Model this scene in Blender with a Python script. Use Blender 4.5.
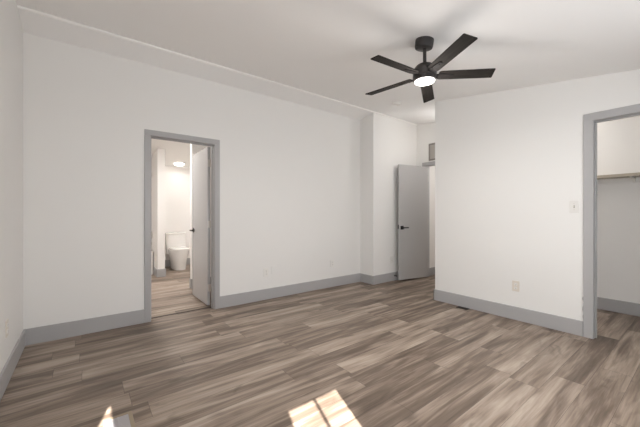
import bpy, bmesh, math, random
from mathutils import Vector, Matrix

random.seed(4)
for o in list(bpy.data.objects):
    bpy.data.objects.remove(o)
SC = bpy.context.scene
COL = SC.collection
R = math.radians

# ------------------------------------------------------------------ camera
EYE = 1.17
cd = bpy.data.cameras.new('camera')
cam = bpy.data.objects.new('camera', cd)
COL.objects.link(cam)
cam.location = (0, 0, EYE)
cam.rotation_euler = (R(90), 0, -math.atan2(.6108, .7918))
cd.sensor_fit = 'HORIZONTAL'
cd.sensor_width = 36
cd.lens = 36 * 305 / 640
cd.clip_start = .02
SC.camera = cam

# ------------------------------------------------------------------ world, sun, windows, exposure
W = bpy.data.worlds.new('world')
SC.world = W
W.use_nodes = True
W.node_tree.nodes['Background'].inputs['Color'].default_value = (.78, .88, 1, 1)
W.node_tree.nodes['Background'].inputs['Strength'].default_value = 1.2


def light(name, kind, loc, energy, color=(1, 1, 1), aim=None, **kw):
    d = bpy.data.lights.new(name, kind)
    d.energy = energy
    d.color = color
    for k, v in kw.items():
        setattr(d, k, v)
    o = bpy.data.objects.new(name, d)
    COL.objects.link(o)
    o.location = loc
    if aim is not None:
        o.rotation_euler = Vector(aim).to_track_quat('-Z', 'Y').to_euler()
    return o


SUN_EL = R(44)
SUN_DIR = Vector((.311 * math.cos(SUN_EL), .9505 * math.cos(SUN_EL), -math.sin(SUN_EL)))
light('sun', 'SUN', (-2, -5, 6), 37, (1, .96, .91), SUN_DIR, angle=R(.45))
# daylight standing in the three window openings behind the camera, the wide one added
light('added_wide_daylight', 'AREA', (1.85, -.46, 1.3), 35, (.97, .985, 1), (.22, 1, -.38),
      shape='RECTANGLE', size=1.7, size_y=1.25)
light('daylight_narrow_window', 'AREA', (.46, -.46, 1.3), 5, (.97, .985, 1), (0, 1, .25),
      shape='RECTANGLE', size=.4, size_y=1.5)
light('daylight_side_window', 'AREA', (-.434, .1, 1.35), 4, (.97, .985, 1), (1, .3, .35),
      shape='RECTANGLE', size=.9, size_y=1.4)

SC.view_settings.view_transform = 'Standard'
SC.view_settings.look = 'None'
SC.view_settings.gamma = 1
SC.view_settings.use_curve_mapping = False
SC.view_settings.exposure = 0
try:
    SC.cycles.max_bounces = 14
    SC.cycles.diffuse_bounces = 10
    SC.cycles.use_denoising = True
    SC.cycles.sample_clamp_indirect = 6
except Exception:
    pass

# ------------------------------------------------------------------ materials


class N:
    """small helper around a node tree"""

    def __init__(s, name):
        s.m = bpy.data.materials.new(name)
        s.m.use_nodes = True
        s.t = s.m.node_tree
        s.b = s.t.nodes['Principled BSDF']

    def n(s, kind, **kw):
        x = s.t.nodes.new(kind)
        for k, v in kw.items():
            setattr(x, k, v)
        return x

    def put(s, sock, v):
        if isinstance(v, bpy.types.NodeSocket):
            s.t.links.new(v, sock)
        elif v is not None:
            sock.default_value = v

    def math(s, op, a, b=None, c=None):
        x = s.n('ShaderNodeMath', operation=op)
        for i, v in enumerate((a, b, c)):
            s.put(x.inputs[i], v)
        return x.outputs[0]

    def xyz(s, x=0., y=0., z=0.):
        c = s.n('ShaderNodeCombineXYZ')
        s.put(c.inputs[0], x)
        s.put(c.inputs[1], y)
        s.put(c.inputs[2], z)
        return c.outputs[0]

    def ramp(s, f, stops):
        r = s.n('ShaderNodeValToRGB')
        e = r.color_ramp.elements
        while len(e) < len(stops):
            e.new(.5)
        for k, (p, c) in enumerate(stops):
            e[k].position = p
            e[k].color = (*c, 1) if len(c) == 3 else c
        s.put(r.inputs[0], f)
        return r.outputs[0]

    def mix(s, f, a, b, blend='MIX'):
        x = s.n('ShaderNodeMix', data_type='RGBA', blend_type=blend)
        s.put(x.inputs[0], f)
        s.put(x.inputs[6], a)
        s.put(x.inputs[7], b)
        return x.outputs[2]

    def noise(s, vec, scale, detail=3, rough=.5, dist=0.):
        x = s.n('ShaderNodeTexNoise')
        s.put(x.inputs['Vector'], vec)
        x.inputs['Scale'].default_value = scale
        x.inputs['Detail'].default_value = detail
        x.inputs['Roughness'].default_value = rough
        x.inputs['Distortion'].default_value = dist
        return x.outputs['Fac']

    def bump(s, h, strength, dist):
        x = s.n('ShaderNodeBump')
        x.inputs['Strength'].default_value = strength
        x.inputs['Distance'].default_value = dist
        s.put(x.inputs['Height'], h)
        s.t.links.new(x.outputs[0], s.b.inputs['Normal'])


def paint(name, col, rough, var=.03, bump=.15, scale=90, spec=.3):
    k = N(name)
    co = k.n('ShaderNodeTexCoord').outputs['Object']
    f = k.noise(co, 2.2, 4)
    dk = tuple(c * (1 - var) for c in col)
    k.put(k.b.inputs['Base Color'], k.mix(f, (*dk, 1), (*col, 1)))
    k.b.inputs['Roughness'].default_value = rough
    k.b.inputs['Specular IOR Level'].default_value = spec
    if bump:
        k.bump(k.noise(co, scale, 3), bump, .002)
    return k.m


def plain(name, col, rough=.4, metal=0., spec=.5, emit=0., ecol=None):
    k = N(name)
    k.b.inputs['Base Color'].default_value = (*col, 1)
    k.b.inputs['Roughness'].default_value = rough
    k.b.inputs['Metallic'].default_value = metal
    k.b.inputs['Specular IOR Level'].default_value = spec
    if emit:
        k.b.inputs['Emission Color'].default_value = (*(ecol or col), 1)
        k.b.inputs['Emission Strength'].default_value = emit
    return k.m


def plank_floor(name):
    k = N(name)
    sep = k.n('ShaderNodeSeparateXYZ')
    k.put(sep.inputs[0], k.n('ShaderNodeTexCoord').outputs['Object'])
    x, y = sep.outputs[0], sep.outputs[1]
    PW, PL = .18, 1.22
    ry = k.math('DIVIDE', y, PW)
    row = k.math('FLOOR', ry)
    wn = k.n('ShaderNodeTexWhiteNoise', noise_dimensions='1D')
    k.put(wn.inputs['W'], row)
    off = k.math('MULTIPLY', wn.outputs['Value'], 7.3)
    rx = k.math('ADD', k.math('DIVIDE', x, PL), off)
    colm = k.math('FLOOR', rx)
    w2 = k.n('ShaderNodeTexWhiteNoise', noise_dimensions='2D')
    k.put(w2.inputs['Vector'], k.xyz(row, colm, 0.))
    pid = w2.outputs['Value']
    # grain, stretched along the board, shifted per board
    gx = k.math('ADD', k.math('MULTIPLY', x, 1.1), k.math('MULTIPLY', pid, 37.))
    gy = k.math('MULTIPLY', k.math('ADD', y, k.math('MULTIPLY', pid, 11.)), 10.)
    broad = k.noise(k.xyz(gx, gy, pid), 1.0, 3, .55, .8)
    fy = k.math('MULTIPLY', k.math('ADD', y, k.math('MULTIPLY', pid, 5.)), 70.)
    fine = k.noise(k.xyz(k.math('MULTIPLY', gx, 3.), fy, pid), 1.0, 5, .6, .3)
    tone = k.math('ADD', k.math('MULTIPLY', k.math('SUBTRACT', pid, .5), .17),
                  k.math('ADD', k.math('ADD', k.math('MULTIPLY', broad, .80), -.08), k.math('MULTIPLY', fine, .36)))
    c = k.ramp(tone, [(.24, (.070, .048, .034)), (.415, (.158, .117, .089)), (.545, (.285, .222, .175)),
                      (.70, (.42, .345, .283))])
    # knots / dark cathedral patches
    kn = k.noise(k.xyz(k.math('MULTIPLY', gx, 2.2), k.math('MULTIPLY', gy, .45), pid), 1.3, 2, .5, 1.0)
    kf = k.ramp(kn, [(.63, (0, 0, 0)), (.78, (.55, .55, .55))])
    c = k.mix(kf, c, (.060, .042, .031, 1))
    # seams
    fy0 = k.math('FRACT', ry)
    ey = k.math('MINIMUM', fy0, k.math('SUBTRACT', 1., fy0))
    sy = k.math('LESS_THAN', ey, .007)
    fx0 = k.math('FRACT', rx)
    ex = k.math('MINIMUM', fx0, k.math('SUBTRACT', 1., fx0))
    sx = k.math('LESS_THAN', ex, .0012)
    sm = k.math('MULTIPLY', k.math('MAXIMUM', sx, sy), .55)
    c = k.mix(sm, c, (.035, .026, .02, 1))
    k.put(k.b.inputs['Base Color'], c)
    k.put(k.b.inputs['Roughness'], k.math('ADD', k.math('MULTIPLY', fine, .12), .36))
    k.b.inputs['Specular IOR Level'].default_value = .4
    k.bump(k.math('SUBTRACT', k.math('MULTIPLY', fine, .4), sm), .12, .001)
    return k.m


M = {}
M['wall'] = paint('wall_paint_warm_white', (.81, .803, .786), .6, .02, .12, 130)
M['ceil'] = paint('ceiling_paint_white', (.88, .875, .868), .8, .03, .35, 60)
M['bath'] = paint('bathroom_paint_white', (.86, .845, .825), .6, .02, .05)
M['grey'] = paint('grey_trim_paint', (.42, .415, .418), .38, .05, .06, 30, .45)
M['doorgrey'] = paint('grey_door_enamel', (.47, .462, .46), .27, .05, .10, 14, .5)
M['floor'] = plank_floor('brown_vinyl_planks')
M['white'] = plain('white_plastic', (.80, .79, .76), .35)
M['almond'] = plain('almond_plastic', (.72, .67, .60), .4)
M['switch'] = plain('off_white_plastic', (.75, .74, .715), .4)
M['collar'] = plain('grey_plastic', (.36, .35, .33), .4)
M['bead'] = plain('gloss_white_trim_paint', (.9, .89, .87), .3)
M['bracket'] = plain('matte_dark_metal', (.022, .019, .018), .75, 0, .2)
M['slot'] = plain('dark_slot', (.10, .09, .08), .5)
M['black'] = plain('black_metal', (.012, .011, .011), .38, .3)
M['bronze'] = paint('dark_bronze_metal', (.030, .026, .025), .42, .1, 0, spec=.5)
M['chrome'] = plain('brushed_nickel', (.62, .59, .54), .28, 1.)
M['porcelain'] = plain('white_porcelain', (.86, .85, .83), .12)
M['strip'] = plain('dark_threshold_metal', (.07, .055, .045), .4, .4)
M['register'] = plain('dark_brown_register_metal', (.03, .022, .018), .5, .3)
M['beige'] = plain('beige_register_metal', (.30, .24, .165), .45)
M['louver'] = plain('grey_register_metal', (.40, .38, .385), .45)
M['ventframe'] = plain('taupe_vent_metal', (.24, .215, .20), .5)
M['ventslat'] = plain('light_taupe_vent_slat', (.44, .41, .38), .5)
M['shelf'] = paint('beige_shelf_wood', (.47, .42, .34), .5, .15, .05, 20)
M['fanlens'] = plain('lit_fan_lens', (1, .97, .93), .4, emit=6, ecol=(1, .96, .90))
M['bathlens'] = plain('lit_ceiling_lens', (1, .96, .9), .4, emit=6, ecol=(1, .93, .85))


def blade_mat():
    k = N('espresso_wood_blade')
    co = k.n('ShaderNodeTexCoord').outputs['Object']
    mp = k.n('ShaderNodeMapping')
    mp.inputs['Scale'].default_value = (3, 60, 3)
    k.put(mp.inputs[0], co)
    f = k.noise(mp.outputs[0], 1.5, 4, .6)
    k.put(k.b.inputs['Base Color'], k.ramp(f, [(.3, (.016, .0135, .012)), (.7, (.034, .029, .025))]))
    k.b.inputs['Roughness'].default_value = .8
    k.b.inputs['Specular IOR Level'].default_value = .2
    return k.m


M['blade'] = blade_mat()


def pane_mat():
    k = N('window_glass')
    t = k.n('ShaderNodeBsdfTransparent')
    g = k.n('ShaderNodeBsdfGlossy')
    g.inputs['Roughness'].default_value = .02
    mx = k.n('ShaderNodeMixShader')
    mx.inputs[0].default_value = .06
    k.t.links.new(t.outputs[0], mx.inputs[1])
    k.t.links.new(g.outputs[0], mx.inputs[2])
    k.t.links.new(mx.outputs[0], k.t.nodes['Material Output'].inputs[0])
    return k.m


M['pane'] = pane_mat()

# ------------------------------------------------------------------ mesh helpers


def box(bm, x0, x1, y0, y1, z0, z1):
    v = [bm.verts.new((x, y, z)) for z in (z0, z1) for x, y in ((x0, y0), (x1, y0), (x1, y1), (x0, y1))]
    for f in ((3, 2, 1, 0), (4, 5, 6, 7), (0, 1, 5, 4), (1, 2, 6, 5), (2, 3, 7, 6), (3, 0, 4, 7)):
        bm.faces.new([v[i] for i in f])
    return v


def prism(bm, pts, lo, hi, axis):
    """extrude a polygon (list of 2-D points) from lo to hi along axis 0/1/2"""
    def mk(p, h):
        q = list(p)
        q.insert(axis, h)
        return bm.verts.new(q)
    a = [mk(p, lo) for p in pts]
    b = [mk(p, hi) for p in pts]
    n = len(pts)
    bm.faces.new(a)
    bm.faces.new(b)
    for i in range(n):
        bm.faces.new((a[i], a[(i + 1) % n], b[(i + 1) % n], b[i]))


def lathe(bm, prof, seg=40, c=(0, 0, 0), mat=None):
    """revolve (r, z) points about z"""
    rings = []
    mat = mat or Matrix()
    for r, z in prof:
        if r < 1e-6:
            rings.append([bm.verts.new(mat @ Vector((c[0], c[1], c[2] + z)))])
        else:
            rings.append([bm.verts.new(mat @ Vector((c[0] + r * math.cos(2 * math.pi * i / seg),
                                                      c[1] + r * math.sin(2 * math.pi * i / seg), c[2] + z)))
                          for i in range(seg)])
    for a, b in zip(rings, rings[1:]):
        for i in range(seg):
            j = (i + 1) % seg
            if len(a) == 1 and len(b) == 1:
                continue
            if len(a) == 1:
                bm.faces.new((a[0], b[j], b[i]))
            elif len(b) == 1:
                bm.faces.new((a[i], a[j], b[0]))
            else:
                bm.faces.new((a[i], a[j], b[j], b[i]))


def tube(bm, p, q, r, seg=16, r2=None):
    p, q = Vector(p), Vector(q)
    m = Matrix.Translation(p) @ (q - p).to_track_quat('Z', 'Y').to_matrix().to_4x4()
    L = (q - p).length
    lathe(bm, [(0, 0), (r, 0), (r2 or r, L), (0, L)], seg, mat=m)


def loft(bm, rings):
    vs = [[bm.verts.new(p) for p in r] for r in rings]
    n = len(vs[0])
    for a, b in zip(vs, vs[1:]):
        for i in range(n):
            bm.faces.new((a[i], a[(i + 1) % n], b[(i + 1) % n], b[i]))
    bm.faces.new(vs[0])
    bm.faces.new(vs[-1])


def obj(name, bm, mat, parent=None, bevel=0., seg=2, smooth=None):
    bmesh.ops.recalc_face_normals(bm, faces=bm.faces)
    me = bpy.data.meshes.new(name)
    bm.to_mesh(me)
    bm.free()
    me.materials.append(mat)
    o = bpy.data.objects.new(name, me)
    COL.objects.link(o)
    if parent is not None:
        o.parent = parent
    if bevel:
        b = o.modifiers.new('bevel', 'BEVEL')
        b.width = bevel
        b.segments = seg
        b.limit_method = 'ANGLE'
        b.angle_limit = R(40)
    if smooth:
        for p in me.polygons:
            p.use_smooth = True
        me.set_sharp_from_angle(angle=R(smooth))
    return o


def boxes(name, lst, mat, parent=None, bevel=0.):
    bm = bmesh.new()
    for b in lst:
        box(bm, *b)
    return obj(name, bm, mat, parent, bevel)


def tag(o, label=None, cat=None, group=None, kind=None):
    for k, v in (('label', label), ('category', cat), ('group', group), ('kind', kind)):
        if v:
            o[k] = v
    return o


def empty(name, loc, label, cat, group=None, rotz=0.):
    o = bpy.data.objects.new(name, None)
    COL.objects.link(o)
    o.empty_display_size = .1
    o.location = loc
    o.rotation_euler = (0, 0, rotz)
    return tag(o, label, cat, group)


def struct(name, lst, mat, label, cat, bevel=0.):
    return tag(boxes(name, lst, mat, None, bevel), label, cat, kind='structure')


# ------------------------------------------------------------------ room dimensions
XL = -.430          # left wall
YA = 3.74           # far wall (recessed)
YJ = 3.435          # ceiling beam face and alcove wall
XB = 3.76           # right wall and jog
YB = 2.32           # end of the right wall
XE = 4.95           # alcove end wall with entry door
YN = -.45           # wall behind the camera
T = .12
BH, BT = .145, .015  # baseboard
BATHC = 2.22


def ceil_z(y):
    return 2.686 + .1455 * (y - YB)


# floor and ceiling
struct('floor', [(-.7, 7.1, -.7, 3.86, -.1, 0)], M['floor'], 'brown vinyl plank floor of the bedroom', 'floor')
struct('floor_bathroom', [(-.7, 2.8, 3.86, 7.6, -.1, 0)], M['floor'],
       'brown plank floor seen through the open bathroom doorway', 'floor')
bm = bmesh.new()
prism(bm, [(-.6, ceil_z(-.6)), (YJ, ceil_z(YJ)), (YJ, ceil_z(YJ) + .2), (-.6, ceil_z(-.6) + .2)], -.6, 5.2, 0)
tag(obj('ceiling', bm, M['ceil']), 'white gently sloping ceiling above the fan', 'ceiling', kind='structure')
ZR, ZW = ceil_z(YJ), 2.776
bm = bmesh.new()
prism(bm, [(YJ, ZR), (3.9, ZW - .16 * .236), (3.9, 3.05), (YJ, 3.05)], -.6, XB + .02, 0)
tag(obj('ceiling_strip', bm, M['ceil']), 'narrow white ceiling strip sloping down to the recessed long wall', 'ceiling',
    kind='structure')
bm = bmesh.new()
sl = (ZW - ZR) / (YA - YJ)
prism(bm, [(YJ, ZR + .002), (YJ, ZR - .012), (YJ + .108, ZR - .012 + sl * .108), (YJ + .110, ZR + .002 + sl * .110)], XL, XB, 0)
tag(obj('trim_ridge', bm, M['ceil'], bevel=.002), 'flat white board beside the bead along the ceiling ridge', 'trim', kind='structure')
bm = bmesh.new()
tube(bm, (XL, YJ - .001, ceil_z(YJ) - .010), (XE, YJ - .001, ceil_z(YJ) - .010), .014, 12)
tag(obj('trim_bead', bm, M['bead'], smooth=50), 'thin white bead running along the ceiling ridge', 'trim',
    kind='structure')

# walls
OX0, OX1, OZ = .566, 1.257, 2.014      # bathroom doorway
JT = .018                                 # jamb thickness
struct('wall_far', [(-.55, OX0 - JT, YA, YA + T, 0, 3), (OX1 + JT, XB, YA, YA + T, 0, 3),
                    (OX0 - JT, OX1 + JT, YA, YA + T, OZ + JT, 3)], M['wall'],
       'long white wall with the bathroom doorway', 'wall')
struct('wall_alcove', [(XB, 5.07, YJ, YA + T, 0, 3.05)], M['wall'],
       'white wall stepping forward behind the open grey entry door', 'wall', .002)
EY0, EY1, EZ = 2.53, 3.25, 2.045       # entry doorway in the end wall
struct('wall_end', [(XE, XE + T, YB - .1, EY0 - JT, 0, 3), (XE, XE + T, EY1 + JT, YJ, 0, 3),
                    (XE, XE + T, EY0 - JT, EY1 + JT, EZ + JT, 3)], M['wall'],
       'narrow white end wall with a vent above the entry doorway', 'wall')
CY0, CY1, CZ = -.10, .695, 2.037        # closet doorway
struct('wall_right', [(XB, XB + .1, CY1 + JT, YB, 0, 2.9), (XB, XB + .1, -.6, CY0 - JT, 0, 2.9),
                      (XB, XB + .1, CY0 - JT, CY1 + JT, CZ + JT, 2.9)], M['wall'],
       'white partition wall between entry alcove and closet opening', 'wall')
struct('wall_closet', [(XB + .1, XE, YB - .1, YB, 0, 2.9), (5.0, 5.12, -.6, YB - .1, 0, 2.9),
                       (XB, 5.12, -.6, YN, 0, 2.9)], M['bath'],
       'pale wall at the back of the closet', 'wall')
# left wall with a window opening beside the camera
WY0, WY1, WZ0, WZ1 = -.36, .57, .6, 2.093
struct('wall_left', [(XL - T, XL, -.6, WY0, 0, 3), (XL - T, XL, WY1, YA, 0, 3),
                     (XL - T, XL, WY0, WY1, 0, WZ0), (XL - T, XL, WY0, WY1, WZ1, 3)], M['wall'],
       'shaded white side wall at the left edge', 'wall')
# wall behind the camera with two window openings, the wider one added
NA0, NA1, NB0, NB1 = .252, .667, .95, 2.75
struct('wall_near', [(-.6, NA0, YN - T, YN, 0, 2.6), (NA1, NB0, YN - T, YN, 0, 2.6), (NB1, 5.2, YN - T, YN, 0, 2.6),
                     (NA0, NA1, YN - T, YN, 0, .45), (NA0, NA1, YN - T, YN, 2.154, 2.6),
                     (NB0, NB1, YN - T, YN, 0, .75), (NB0, NB1, YN - T, YN, 2.05, 2.6)], M['wall'],
       'white window wall behind the viewer', 'wall')


def window(name, axis, a0, a1, z0, z1, p, mull, label):
    """frame and pane set in an opening; axis 0: opening runs along x at y=p, axis 1: along y at x=p"""
    fr = .012

    def b(u0, u1, w0, w1, d):
        return (u0, u1, p - d, p + d, w0, w1) if axis == 0 else (p - d, p + d, u0, u1, w0, w1)
    lst = [b(a0, a0 + fr, z0, z1, .02), b(a1 - fr, a1, z0, z1, .02), b(a0, a1, z0, z0 + .03, .02),
           b(a0, a1, z1 - fr, z1, .02)]
    for u, hw in mull:
        lst.append(b(u - hw, u + hw, z0, z1, .012))
    f = struct(name, lst, M['white'], label, 'window')
    boxes('window_pane', [b(a0 + .005, a1 - .005, z0 + .005, z1 - .005, .003)], M['pane'], f)
    return f


window('window_1', 1, WY0, WY1, WZ0, WZ1, XL - .10, [], 'white framed side window next to the viewer')
window('window_2', 0, NA0, NA1, .45, 2.154, YN - .10, [(.460, .007)], 'narrow window behind the viewer with one upright bar')
window('added_window_3', 0, NB0, NB1, .75, 2.05, YN - .06, [(1.85, .02)], 'added unseen wide window behind the viewer under a sun blocker')  # unseen window added as an opening for the main fill daylight
struct('added_sun_blocker', [(.70, 3.1, -2.25, YN - T, 2.1, 2.16)], M['white'], 'flat white slab added to block the sun outside the wide window', 'added_sun_blocker')  # unseen slab added to keep direct sun out of the wide window

# hall beyond the entry doorway
struct('wall_hall', [(XE + T, 7.0, 3.30, 3.42, 0, 2.6), (XE + T, 7.0, 2.18, 2.30, 0, 2.6), (6.9, 7.0, 2.3, 3.3, 0, 2.6)],
       M['bath'], 'bright white hall wall glimpsed beyond the entry doorway', 'wall')
struct('ceiling_hall', [(XE + T, 7.0, 2.2, 3.42, 2.45, 2.6)], M['ceil'], 'white ceiling of the hall beyond the entry door', 'ceiling')

# bathroom shell
struct('wall_bathroom', [(-.55, -.43, YA + T, 7.5, 0, 2.9), (-.55, 2.7, 7.4, 7.5, 0, 2.9), (2.6, 2.7, YA + T, 7.4, 0, 2.9),
                         (1.27 + JT, 2.6, YA + T, YA + T + .002, 0, 2.9)],
       M['bath'], 'white bathroom wall behind the toilet', 'wall')
struct('wall_partition', [(1.325, 2.6, 4.99, 5.09, 0, 2.6)], M['bath'],
       'white bathroom partition end beside the open door', 'wall')
struct('wall_tub_end', [(1.06, 1.185, 6.26, 7.4, 0, 2.4)], M['bath'],
       'slim white partition between the toilet and the bathtub', 'wall')
def bath_z(y):
    return BATHC + .13 * (7.4 - y)


bm = bmesh.new()
prism(bm, [(YA + T, bath_z(YA + T)), (7.5, bath_z(7.5)), (7.5, 2.95), (YA + T, 2.95)], -.55, 2.7, 0)
tag(obj('ceiling_bathroom', bm, M['bath']), 'sloping white bathroom ceiling with the round lamp', 'ceiling', kind='structure')

# ------------------------------------------------------------------ trim
def base(name, lst, label):
    return struct(name, lst, M['grey'], label, 'baseboard', .003)


base('baseboard_left', [(XL, XL + BT, YN, YA - BT, 0, BH)], 'grey baseboard on the shaded left wall')
base('baseboard_far', [(XL, .506, YA - BT, YA, 0, BH)], 'grey baseboard left of the bathroom doorway')
base('baseboard_far_right', [(1.317, XB - BT, YA - BT, YA, 0, BH), (XB - BT, XB, YJ - BT, YA, 0, BH)],
     'grey baseboard from the bathroom doorway to the wall step')
base('baseboard_alcove', [(XB, XE, YJ - BT, YJ, 0, BH)], 'grey baseboard behind the open entry door')
base('baseboard_right', [(XB - BT, XB, .768, YB + BT, 0, BH), (XB - BT, XB + .1, YB, YB + BT, 0, BH)],
     'light grey baseboard of the partition wall with the outlet')
base('baseboard_closet', [(5.0 - BT, 5.0, YN, YB - .1, 0, BH)], 'grey baseboard inside the closet')
base('baseboard_hall', [(XE + T + .0, 6.9, 3.30 - BT, 3.30, 0, BH)], 'grey baseboard in the hall beyond the entry door')
base('baseboard_bathroom', [(1.185, 2.6, 7.4 - BT, 7.4, 0, BH)], 'grey baseboard behind the toilet')
base('baseboard_partition', [(1.325 - BT, 2.6, 4.99 - BT, 4.99, 0, BH), (1.325 - BT, 1.325, 4.99, 5.09, 0, BH)],
     'grey baseboard on the partition end behind the bathroom door')
base('baseboard_tub_end', [(1.06 - BT, 1.185 + BT, 6.26 - BT, 6.26, 0, BH), (1.06 - BT, 1.06, 6.26, 6.58, 0, BH),
                           (1.185, 1.185 + BT, 6.26, 7.385, 0, BH)],
     'grey baseboard around the slim tub partition')

# bathroom door casing, jamb and stop
CW, CT = .06, .016
o = struct('trim_1', [(OX0 - CW, OX0, YA - CT, YA, 0, OZ), (OX1, OX1 + CW, YA - CT, YA, 0, OZ),
                      (OX0 - CW, OX1 + CW, YA - CT, YA, OZ, OZ + CW)], M['grey'],
           'grey casing around the bathroom doorway', 'door frame', .003)
boxes('jamb', [(OX0 - JT, OX0 + .004, YA - .004, YA + T + .004, 0, OZ), (OX1 - .004, OX1 + JT, YA - .004, YA + T + .004, 0, OZ),
               (OX0 - JT, OX1 + JT, YA - .004, YA + T + .004, OZ - .004, OZ + JT)], M['grey'], o, .002)
boxes('door_stop_strip', [(OX0 + .004, OX0 + .014, YA + .045, YA + .08, 0, OZ - .004),
                          (OX1 - .014, OX1 - .004, YA + .045, YA + .08, 0, OZ - .004),
                          (OX0 + .004, OX1 - .004, YA + .045, YA + .08, OZ - .014, OZ - .004)], M['grey'], o, .002)
struct('trim_threshold', [(OX0 + .004, OX1 - .004, YA + T - .022, YA + T + .004, -.01, .004)], M['strip'],
       'dark threshold strip on the floor of the bathroom doorway', 'threshold')

# closet casing with the ragged paint edge at its foot
bm = bmesh.new()
KW = .07
ye = CY1 + KW
pts = [(CY1, 0), (ye, 0), (ye, .16), (ye + .004, .18), (ye + .005, .20), (ye + .001, .215), (ye + .002, .235),
       (ye + .007, .255), (ye + .006, .275), (ye + .001, .30), (ye, .33), (ye + .003, .345), (ye + .008, .355),
       (ye + .007, .372), (ye, .385), (ye, CZ), (CY1, CZ)]
prism(bm, pts, XB - CT, XB, 0)
box(bm, XB - CT, XB, CY0 - KW, CY0, 0, CZ)
box(bm, XB - CT, XB, CY0 - KW, ye, CZ, CZ + KW)
o = tag(obj('trim_2', bm, M['grey'], bevel=.002), 'grey casing around the closet opening with a ragged painted edge low down',
        'door frame', kind='structure')
boxes('jamb', [(XB - .004, XB + .104, CY1 - .004, CY1 + JT, 0, CZ), (XB - .004, XB + .104, CY0 - JT, CY0 + .004, 0, CZ),
               (XB - .004, XB + .104, CY0 - JT, CY1 + JT, CZ - .004, CZ + JT)], M['grey'], o, .002)
boxes('door_stop_strip', [(XB + .035, XB + .07, CY1 - .014, CY1 - .004, 0, CZ - .004),
                          (XB + .035, XB + .07, CY0 + .004, CY0 + .014, 0, CZ - .004),
                          (XB + .035, XB + .07, CY0 + .004, CY1 - .004, CZ - .014, CZ - .004)], M['grey'], o, .002)

# entry casing
o = struct('trim_3', [(XE - CT, XE, EY1, EY1 + CW, 0, EZ), (XE - CT, XE, EY0 - CW, EY0, 0, EZ),
                      (XE - CT, XE, EY0 - CW, EY1 + CW, EZ, EZ + CW)], M['grey'],
           'grey casing around the entry doorway behind the open door', 'door frame', .003)
boxes('jamb', [(XE - .004, XE + T + .004, EY1 - .004, EY1 + JT, 0, EZ), (XE - .004, XE + T + .004, EY0 - JT, EY0 + .004, 0, EZ),
               (XE - .004, XE + T + .004, EY0 - JT, EY1 + JT, EZ - .004, EZ + JT)], M['grey'], o, .002)


# ------------------------------------------------------------------ doors
def lever(parent, x, z, side, d, square, mat, reach=.11):
    """door handle on a leaf lying in local x-z; side +1/-1 = face direction along local y, d = face position"""
    bm = bmesh.new()
    s = side
    if square:
        y0, y1 = sorted((d, d + s * .009))
        box(bm, x - .032, x + .032, y0, y1, z - .032, z + .032)
    else:
        tube(bm, (x, d, z), (x, d + s * .010, z), .031, 24)
    h = obj('door_handle', bm, mat, parent, .002)
    bm = bmesh.new()
    tube(bm, (x, d + s * .009, z), (x, d + s * .05, z), .010, 14)
    y0, y1 = sorted((d + s * .038, d + s * .054))
    box(bm, x - reach, x + .012, y0, y1, z - .010, z + .010)
    obj('lever', bm, mat, h, .003)
    return h


def hinge(parent, x, y, z):
    bm = bmesh.new()
    for k in range(5):
        lathe(bm, [(0, 0), (.0065, 0), (.0065, .0172), (0, .0172)], 12, (x, y, z - .045 + k * .018))
    box(bm, x - .002, x + .001, y - .032, y, z - .045, z + .045)
    box(bm, x - .02, x, y - .003, y, z - .045, z + .045)
    return obj('hinge', bm, M['chrome'], parent)


def door_leaf(name, w, h, th, loc, rotz, label, square):
    bm = bmesh.new()
    box(bm, 0, w, -th, 0, .022, h)
    o = obj(name, bm, M['doorgrey'], bevel=.002)
    o.location = loc
    o.rotation_euler = (0, 0, rotz)
    tag(o, label, 'door', kind='structure')
    bm = bmesh.new()
    box(bm, w - .002, w + .0015, -th / 2 - .013, -th / 2 + .013, .905, .975)
    obj('latch_plate', bm, M['chrome'] if not square else M['black'], o)
    return o


# bathroom door, swung square into the bathroom (local x runs away from the hinge)
d1 = door_leaf('door_1', .672, 2.0, .034, (1.212, 3.868, 0), R(90),
               'pale grey door standing open into the bathroom', False)
# local y = -X world: front face at local y=0
lever(d1, .605, .935, 1, 0, False, M['black'])
lever(d1, .605, .935, -1, -.034, False, M['black'])
for z in (1.80, 1.035, .24):
    bm = bmesh.new()
    for k in range(5):
        lathe(bm, [(0, 0), (.0065, 0), (.0065, .0172), (0, .0172)], 12, (-.004, -.037, z - .045 + k * .018))
    box(bm, -.0025, .0005, -.036, -.004, z - .045, z + .045)
    box(bm, -.006, -.003, -.046, -.030, z - .045, z + .045)
    obj('hinge', bm, M['chrome'], d1)

ang = math.atan2(.14, -.667)
d2 = door_leaf('door_2', .666, 2.018, .035, (4.938, 3.190, 0), ang,
               'grey slab entry door folded back towards the wall', True)
lever(d2, .603, .925, 1, 0, True, M['black'])
for z in (1.80, 1.02, .24):
    bm = bmesh.new()
    for k in range(5):
        lathe(bm, [(0, 0), (.0065, 0), (.0065, .0172), (0, .0172)], 12, (-.006, -.030, z - .045 + k * .018))
    box(bm, -.008, .001, -.034, -.002, z - .045, z + .045)
    box(bm, -.006, -.003, -.060, -.030, z - .045, z + .045)
    obj('hinge', bm, M['chrome'], d2)
bm = bmesh.new()
tube(bm, (.603, -.035, .925), (.603, -.044, .925), .03, 24)
obj('door_handle', bm, M['black'], d2)

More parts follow.
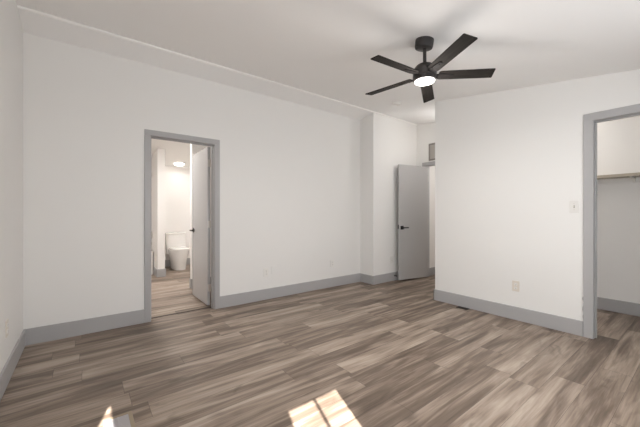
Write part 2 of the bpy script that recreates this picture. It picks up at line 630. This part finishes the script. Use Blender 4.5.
# ------------------------------------------------------------------ ceiling fan
FX, FY = 2.148, 1.417
FZ = ceil_z(FY)
fan = empty('ceiling_fan', (FX, FY, FZ), 'dark five-blade ceiling fan with a lit round lamp', 'ceiling fan')
tilt = Matrix.Rotation(math.atan(.1455), 4, 'X')
bm = bmesh.new()
lathe(bm, [(0, .004), (.069, .004), (.071, -.004), (.070, -.050), (.066, -.064), (.056, -.069), (.016, -.070), (0, -.070)],
      48, mat=tilt)
obj('canopy', bm, M['bronze'], fan, smooth=35)
bm = bmesh.new()
tube(bm, (0, 0, -.07), (0, 0, -.22), .0135, 20)
lathe(bm, [(.0135, -.180), (.021, -.182), (.023, -.215), (.0135, -.216)], 24)
obj('downrod', bm, M['bronze'], fan, smooth=35)
z0 = FZ - 2.268            # blade plane below the ceiling
bm = bmesh.new()
lathe(bm, [(0, .094 - z0), (.038, .092 - z0), (.062, .082 - z0), (.080, .064 - z0), (.089, .040 - z0), (.091, .015 - z0),
           (.091, -.010 - z0), (.087, -.014 - z0), (.086, -.040 - z0), (.082, -.043 - z0), (0, -.043 - z0)], 56)
obj('motor_housing', bm, M['bronze'], fan, smooth=35)
bm = bmesh.new()
lathe(bm, [(0, -.041 - z0), (.078, -.041 - z0), (.078, -.045 - z0), (.072, -.051 - z0), (.05, -.056 - z0), (0, -.058 - z0)], 48)
tag(obj('lamp_lens', bm, M['fanlens'], fan, smooth=50), 'glowing white lens')

bm = bmesh.new()
r0, r1 = .105, .525
# slightly widening board with a squared, softly cut tip
out = [(r0, -.040), (r0 + .02, -.046), (r1 - .010, -.050), (r1 - .004, -.046), (r1 + .004, .044), (r1, .050), (r0 + .02, .046), (r0, .040)]
prism(bm, out, -.004, .004, 2)
blade_mesh_src = bm
blade0 = obj('blade', bm, M['blade'], fan, .002)
bm = bmesh.new()
prism(bm, [(.080, -.024), (.125, -.026), (.215, -.013), (.222, 0), (.215, .013), (.125, .026), (.080, .024)], -.010, -.0035, 2)
br0 = obj('blade_bracket', bm, M['bracket'], blade0, .002)
screws = []
for sx, sy in ((.135, -.016), (.135, .016), (.195, 0)):
    bm = bmesh.new()
    lathe(bm, [(0, -.0135), (.004, -.0130), (.0055, -.011), (.0055, -.0095), (0, -.0095)], 12, (sx, sy, 0))
    screws.append(obj('screw', bm, M['bracket'], blade0, smooth=50))
LEAN = Vector((0, 0, 1)).rotation_difference(Vector((.027, .033, 1))).to_matrix()   # the fan hangs slightly out of true
for i in range(5):
    if i == 0:
        b = blade0
    else:
        b = blade0.copy()
        COL.objects.link(b)
        b.parent = fan
        for ch in [br0] + screws:
            c = ch.copy()
            COL.objects.link(c)
            c.parent = b
    a = R(29.2 + 72 * i)
    b.location = (0, 0, -z0)
    # the edge on the counter-clockwise side hangs lower
    b.rotation_euler = (LEAN @ Matrix.Rotation(a, 3, 'Z') @ Matrix.Rotation(R(-13), 3, 'X')).to_euler()

# ------------------------------------------------------------------ smoke detector
SX, SY = 3.54, 2.79
t = empty('smoke_detector', (SX, SY, ceil_z(SY)), 'small round white smoke detector on the ceiling past the fan', 'smoke detector')
bm = bmesh.new()
lathe(bm, [(0, .004), (.066, .004), (.068, -.002), (.067, -.012), (.060, -.014), (0, -.014)], 40, mat=tilt)
obj('base', bm, M['switch'], t, smooth=40)
bm = bmesh.new()
lathe(bm, [(.056, -.013), (.059, -.015), (.056, -.021), (.040, -.026), (0, -.027)], 40, mat=tilt)
obj('cover', bm, M['switch'], t, smooth=40)
bm = bmesh.new()
lathe(bm, [(0, -.0265), (.010, -.0265), (.009, -.030), (0, -.0302)], 20, (.02, 0, 0), mat=tilt)
obj('test_button', bm, M['almond'], t, smooth=40)


# ------------------------------------------------------------------ outlets, switch
def plate_bm(w, h, t_):
    bm = bmesh.new()
    prism(bm, [(-w / 2 + .004, -h / 2), (w / 2 - .004, -h / 2), (w / 2, -h / 2 + .004), (w / 2, h / 2 - .004),
               (w / 2 - .004, h / 2), (-w / 2 + .004, h / 2), (-w / 2, h / 2 - .004), (-w / 2, -h / 2 + .004)], -t_, 0, 1)
    return bm


def outlet(loc, rotz, label, plate='white'):
    """local -y faces the room"""
    o = empty('wall_outlet', loc, label, 'outlet', 'wall outlets', rotz)
    obj('cover_plate', plate_bm(.072, .115, .006), M[plate], o, .0015)
    for s in (-1, 1):
        bm = bmesh.new()
        pts = [(.0165 * math.cos(2 * math.pi * k / 20), s * .021 + max(-.0125, min(.0125, .0165 * math.sin(2 * math.pi * k / 20))))
               for k in range(20)]
        prism(bm, pts, -.0085, -.005, 1)
        q = obj('receptacle', bm, M['white'], o)
        bm = bmesh.new()
        for dx in (-.006, .006):
            box(bm, dx - .0012, dx + .0012, -.0088, -.0084, s * .021 - .002, s * .021 + .007)
        tube(bm, (0, -.0088, s * .021 - .007), (0, -.0083, s * .021 - .007), .0025, 10)
        obj('slot', bm, M['slot'], q)
    bm = bmesh.new()
    tube(bm, (0, -.0075, 0), (0, -.0055, 0), .0035, 12)
    obj('screw', bm, M['chrome'], o)
    return o


outlet((1.957, YA, .368), 0, 'outlet low on the long white wall, nearer the bathroom doorway')
outlet((3.13, YA, .373), 0, 'outlet low on the long white wall, near the wall step')
outlet((4.225, YJ, .367), 0, 'outlet low on the alcove wall beside the open entry door', 'switch')
outlet((XB, 1.342, .371), R(-90), 'almond outlet above the baseboard of the right partition wall', 'almond')
outlet((XL, 3.0, .375), R(90), 'outlet low on the shaded left wall', 'almond')

o = empty('cable_plate', (2.076, YA, .387), 'faint white blank wall plate right of an outlet on the long wall', 'wall plate')
obj('cover_plate', plate_bm(.072, .115, .005), M['wall'], o, .0015)
bm = bmesh.new()
tube(bm, (0, -.012, 0), (0, -.004, 0), .005, 12)
obj('connector', bm, M['white'], o)

o = empty('light_switch', (XB, .836, 1.236), 'white light switch beside the closet opening', 'light switch', rotz=R(-90))
obj('cover_plate', plate_bm(.074, .119, .006), M['switch'], o, .0015)
bm = bmesh.new()
box(bm, -.005, .005, -.0075, -.005, -.012, .012)
tag(obj('switch_collar', bm, M['collar'], o, .001), 'small darker collar')
bm = bmesh.new()
prism(bm, [(-.006, -.006), (-.018, .002), (-.018, .008), (-.006, .006)], -.0035, .0035, 0)
obj('toggle', bm, M['almond'], o, .001)
for dz in (-.03, .03):
    bm = bmesh.new()
    tube(bm, (0, -.0075, dz), (0, -.0055, dz), .0035, 12)
    obj('screw', bm, M['chrome'], o)

# ------------------------------------------------------------------ vent above the entry door
o = empty('wall_vent', (XE, 3.005, 2.278), 'taupe framed grille high above the entry doorway', 'vent', rotz=R(-90))
hw, hh = .172, .155
boxes('frame', [(-hw, -hw + .03, -.012, 0, -hh, hh), (hw - .03, hw, -.012, 0, -hh, hh),
                (-hw + .03, hw - .03, -.012, 0, -hh, -hh + .03), (-hw + .03, hw - .03, -.012, 0, hh - .03, hh)],
      M['ventframe'], o, .002)
bm = bmesh.new()
n = 12
for k in range(n):
    z = -hh + .035 + (2 * hh - .07) * (k + .5) / n
    prism(bm, [(-.010, z - .008), (-.008, z - .0095), (-.001, z + .007), (-.003, z + .008)], -hw + .03, hw - .03, 0)
obj('louvers', bm, M['ventslat'], o)
boxes('backing', [(-hw + .02, hw - .02, -.0015, 0, -hh + .02, hh - .02)], M['ventslat'], o)


# ------------------------------------------------------------------ floor registers
def register(loc, rotz, w, l, fr, mf, ml, label):
    o = empty('floor_register', loc, label, 'floor register', 'floor registers', rotz)
    boxes('frame', [(-w / 2, -w / 2 + fr, -l / 2, l / 2, 0, .006), (w / 2 - fr, w / 2, -l / 2, l / 2, 0, .006),
                    (-w / 2 + fr, w / 2 - fr, -l / 2, -l / 2 + fr, 0, .006),
                    (-w / 2 + fr, w / 2 - fr, l / 2 - fr, l / 2, 0, .006)], mf, o, .0015)
    bm = bmesh.new()
    n = int((l - 2 * fr) / .013)
    for k in range(n):
        y = -l / 2 + fr + (l - 2 * fr) * (k + .5) / n
        box(bm, -w / 2 + fr, w / 2 - fr, y - .0042, y + .0042, .001, .0052)
    box(bm, -.003, .003, -l / 2 + fr, l / 2 - fr, .001, .0055)
    obj('louvers', bm, ml, o)
    boxes('damper', [(-w / 2 + fr, w / 2 - fr, -l / 2 + fr, l / 2 - fr, .0002, .0008)], mf if ml is mf else ml, o)
    return o


register((.150, 1.955, 0), 0, .14, .305, .020, M['beige'], M['louver'],
         'beige framed floor register with grey louvers at the bottom left')
register((3.695, 1.905, 0), 0, .075, .135, .012, M['register'], M['register'],
         'small dark brown floor register against the right baseboard')

# ------------------------------------------------------------------ closet shelf
o = empty('closet_shelf', (5.0, .9, 1.572), 'beige wooden shelf across the back of the closet', 'shelf')
boxes('board', [(-.30, 0, -1.34, 1.31, .014, .034)], M['shelf'], o, .002)
boxes('front_edge', [(-.318, -.30, -1.34, 1.31, .004, .036)], M['shelf'], o, .002)
boxes('wall_cleat', [(-.018, 0, -1.34, 1.31, -.05, .014)], M['bath'], o, .002)
for yy in (-.335, .9):
    bm = bmesh.new()
    prism(bm, [(-.285, .013), (-.018, .013), (-.018, -.05), (-.032, -.05), (-.06, -.008), (-.285, .001)], yy - .01, yy + .01, 1)
    obj('bracket', bm, M['white'], o, .001)

# ------------------------------------------------------------------ spring door stop
o = empty('door_stop', (4.285, YJ - BT, .085), 'small dark door stop screwed to the baseboard at the entry door', 'door stop')
bm = bmesh.new()
tube(bm, (0, 0, 0), (0, -.006, 0), .012, 16)
tube(bm, (0, -.006, 0), (0, -.030, 0), .006, 12)
obj('stem', bm, M['black'], o)
bm = bmesh.new()
tube(bm, (0, -.030, 0), (0, -.042, 0), .009, 16)
obj('rubber_tip', bm, M['black'], o)

# ------------------------------------------------------------------ toilet (faces -y)
TX, TY = 1.59, 7.385
o = empty('toilet', (TX, TY, 0), 'white one-piece toilet at the back of the bathroom', 'toilet')


def oval(w, yb, yf, z, n=36, sq=2.4):
    """rounded outline, flat-ish at the back (yb), round at the front (yf)"""
    cy, ly = (yb + yf) / 2, abs(yf - yb) / 2
    pts = []
    for k in range(n):
        a = 2 * math.pi * k / n
        c, s = math.cos(a), math.sin(a)
        e = 2 / (sq if s < 0 else 3.6)
        pts.append(Vector((w / 2 * math.copysign(abs(c) ** e, c), cy + ly * math.copysign(abs(s) ** e, s), z)))
    return pts


bm = bmesh.new()
loft(bm, [oval(.25, -.06, -.655, 0), oval(.252, -.06, -.66, .05), oval(.265, -.05, -.675, .14), oval(.300, -.04, -.695, .24),
          oval(.345, -.03, -.715, .33), oval(.365, -.02, -.722, .385), oval(.362, -.02, -.720, .400)])
obj('bowl', bm, M['porcelain'], o, smooth=60)
bm = bmesh.new()
loft(bm, [oval(.372, -.225, -.728, .401), oval(.376, -.222, -.731, .410), oval(.372, -.225, -.728, .419)])
obj('seat', bm, M['white'], o, smooth=50)
bm = bmesh.new()
loft(bm, [oval(.370, -.215, -.727, .421), oval(.378, -.212, -.732, .430), oval(.368, -.22, -.722, .441), oval(.28, -.26, -.66, .446)])
obj('lid', bm, M['porcelain'], o, smooth=50)
bm = bmesh.new()
loft(bm, [oval(.36, 0, -.24, .30, sq=5), oval(.385, 0, -.235, .42, sq=5), oval(.40, 0, -.205, .52, sq=6), oval(.40, 0, -.20, .715, sq=6)])
obj('tank', bm, M['porcelain'], o, smooth=50)
bm = bmesh.new()
loft(bm, [oval(.41, 0, -.208, .716, sq=6), oval(.415, 0, -.212, .728, sq=6), oval(.41, 0, -.208, .744, sq=6), oval(.39, -.01, -.198, .750, sq=6)])
lid = obj('tank_lid', bm, M['porcelain'], o, smooth=50)
bm = bmesh.new()
lathe(bm, [(0, 0), (.024, 0), (.022, .006), (0, .007)], 24, (0, -.10, .749))
obj('flush_button', bm, M['chrome'], lid, smooth=40)

# ------------------------------------------------------------------ bathtub and its fittings
o = empty('bathtub', (.315, 6.99, 0), 'white bathtub left of the slim bathroom partition', 'bathtub')
bm = bmesh.new()
hx, hy, H = .737, .405, .45


def rr(w, d, z, r=.06, n=6):
    pts = []
    for cx, cy, a0 in ((w - r, d - r, 0), (-w + r, d - r, 90), (-w + r, -d + r, 180), (w - r, -d + r, 270)):
        for k in range(n + 1):
            a = R(a0 + 90 * k / n)
            pts.append(Vector((cx + r * math.cos(a), cy + r * math.sin(a), z)))
    return pts


loft(bm, [rr(hx - .01, hy - .015, 0, .02), rr(hx - .01, hy - .015, H - .03, .02), rr(hx, hy, H - .02, .03), rr(hx, hy, H, .03),
          rr(hx - .07, hy - .06, H, .09), rr(hx - .10, hy - .08, H - .08, .1), rr(hx - .16, hy - .13, .12, .12), rr(hx - .2, hy - .17, .09, .1)])
obj('basin', bm, M['porcelain'], o, smooth=40)
bm = bmesh.new()
lathe(bm, [(0, .091), (.03, .091), (.028, .096), (0, .096)], 20, (.45, 0, 0))
obj('drain', bm, M['chrome'], o)

o = empty('shower_fittings', (1.06, 6.88, .74), 'chrome tub faucet with shower head on the bathroom partition', 'faucet')
bm = bmesh.new()
tube(bm, (0, 0, 0), (-.012, 0, 0), .075, 28)
tube(bm, (-.012, 0, 0), (-.05, 0, 0), .025, 18)
h = obj('valve', bm, M['chrome'], o, smooth=40)
bm = bmesh.new()
tube(bm, (-.045, 0, 0), (-.055, 0, -.08), .008, 12)
obj('handle', bm, M['chrome'], h, smooth=40)
bm = bmesh.new()
tube(bm, (0, 0, -.17), (-.13, 0, -.175), .024, 18, .02)
tube(bm, (-.115, 0, -.175), (-.115, 0, -.21), .016, 14)
obj('tub_spout', bm, M['chrome'], o, smooth=40)
bm = bmesh.new()
tube(bm, (0, 0, 1.20), (-.008, 0, 1.20), .03, 18)
tube(bm, (-.005, 0, 1.20), (-.10, 0, 1.20), .009, 12)
tube(bm, (-.098, 0, 1.202), (-.135, 0, 1.16), .009, 12)
obj('shower_arm', bm, M['chrome'], o, smooth=40)
bm = bmesh.new()
tube(bm, (-.130, 0, 1.165), (-.165, 0, 1.125), .012, 20, .036)
obj('shower_head', bm, M['chrome'], o, smooth=40)

# ------------------------------------------------------------------ toilet lamp, fan light and added unseen lamps
LX, LY = 1.616, 7.08


def dome_lamp(loc, label, r, slope=0.):  # builds the toilet lamp and the added unseen lamps
    o = empty('seen_or_added_lamp', loc, label, 'ceiling lamp')
    o.rotation_euler.x = math.atan(slope)
    bm = bmesh.new()
    lathe(bm, [(0, 0), (r, 0), (r, -.016), (r - .012, -.02), (0, -.02)], 36)
    obj('base', bm, M['white'], o, smooth=40)
    bm = bmesh.new()
    lathe(bm, [(r - .014, -.018), (r - .02, -.034), (r * .6, -.05), (0, -.056)], 36)
    tag(obj('lens', bm, M['bathlens'], o, smooth=60), 'glowing warm white lens')
    return o


dome_lamp((LX, LY, bath_z(LY)), 'round lit ceiling lamp above the toilet', .115, -.13)
light('bathroom_lamp_light', 'AREA', (LX, LY, bath_z(LY) - .07), 2, (1, .965, .94), (0, -.13, -1), shape='DISK', size=.2)
dome_lamp((.55, 5.0, bath_z(5.0)), 'added unseen ceiling lamp just inside the bathroom', .13, -.13)  # added out of view to brighten the bathroom door and floor
light('added_bath_entry_light', 'AREA', (.55, 5.0, bath_z(5.0) - .07), 33, (1, .965, .94), (0, -.13, -1), shape='DISK', size=.24)
dome_lamp((6.5, 2.55, 2.45), 'added unseen hall ceiling lamp beyond the entry doorway', .13)  # hall lamp added out of view to brighten the doorway strip
light('added_hall_light', 'POINT', (6.5, 2.55, 2.15), 11, (1, .985, .97), shadow_soft_size=.08)
dome_lamp((2.15, 6.1, bath_z(6.1)), 'added unseen bathroom ceiling lamp behind the partition by the open door', .115, -.13)  # extra unseen lamp, evens out the light around the toilet
light('added_bath_side_light', 'AREA', (2.15, 6.1, bath_z(6.1) - .07), 16, (1, .97, .95), (0, -.13, -1), shape='DISK', size=.2)
dome_lamp((4.5, 2.53, ceil_z(2.53)), 'added unseen alcove ceiling lamp behind the end of the partition wall', .11, .1455)  # added behind the partition to lift the alcove and entry door
light('added_alcove_light', 'POINT', (4.5, 2.53, ceil_z(2.53) - .42), 5.5, (1, .97, .95), shadow_soft_size=.08)
light('fan_lamp_light', 'AREA', (FX, FY, 2.205), 14, (1, .95, .9), (0, 0, -1), shape='DISK', size=.15)
light('fan_lamp_glow', 'POINT', (FX, FY, 2.12), 5.5, (1, .95, .9), shadow_soft_size=.07)
dome_lamp((4.45, 1.75, ceil_z(1.75) - .012), 'added unseen ceiling lamp inside the closet', .11)  # unseen lamp added to brighten the closet walls
light('added_closet_light', 'POINT', (4.45, 1.75, ceil_z(1.75) - .15), 17, (1, .97, .95), shadow_soft_size=.08)
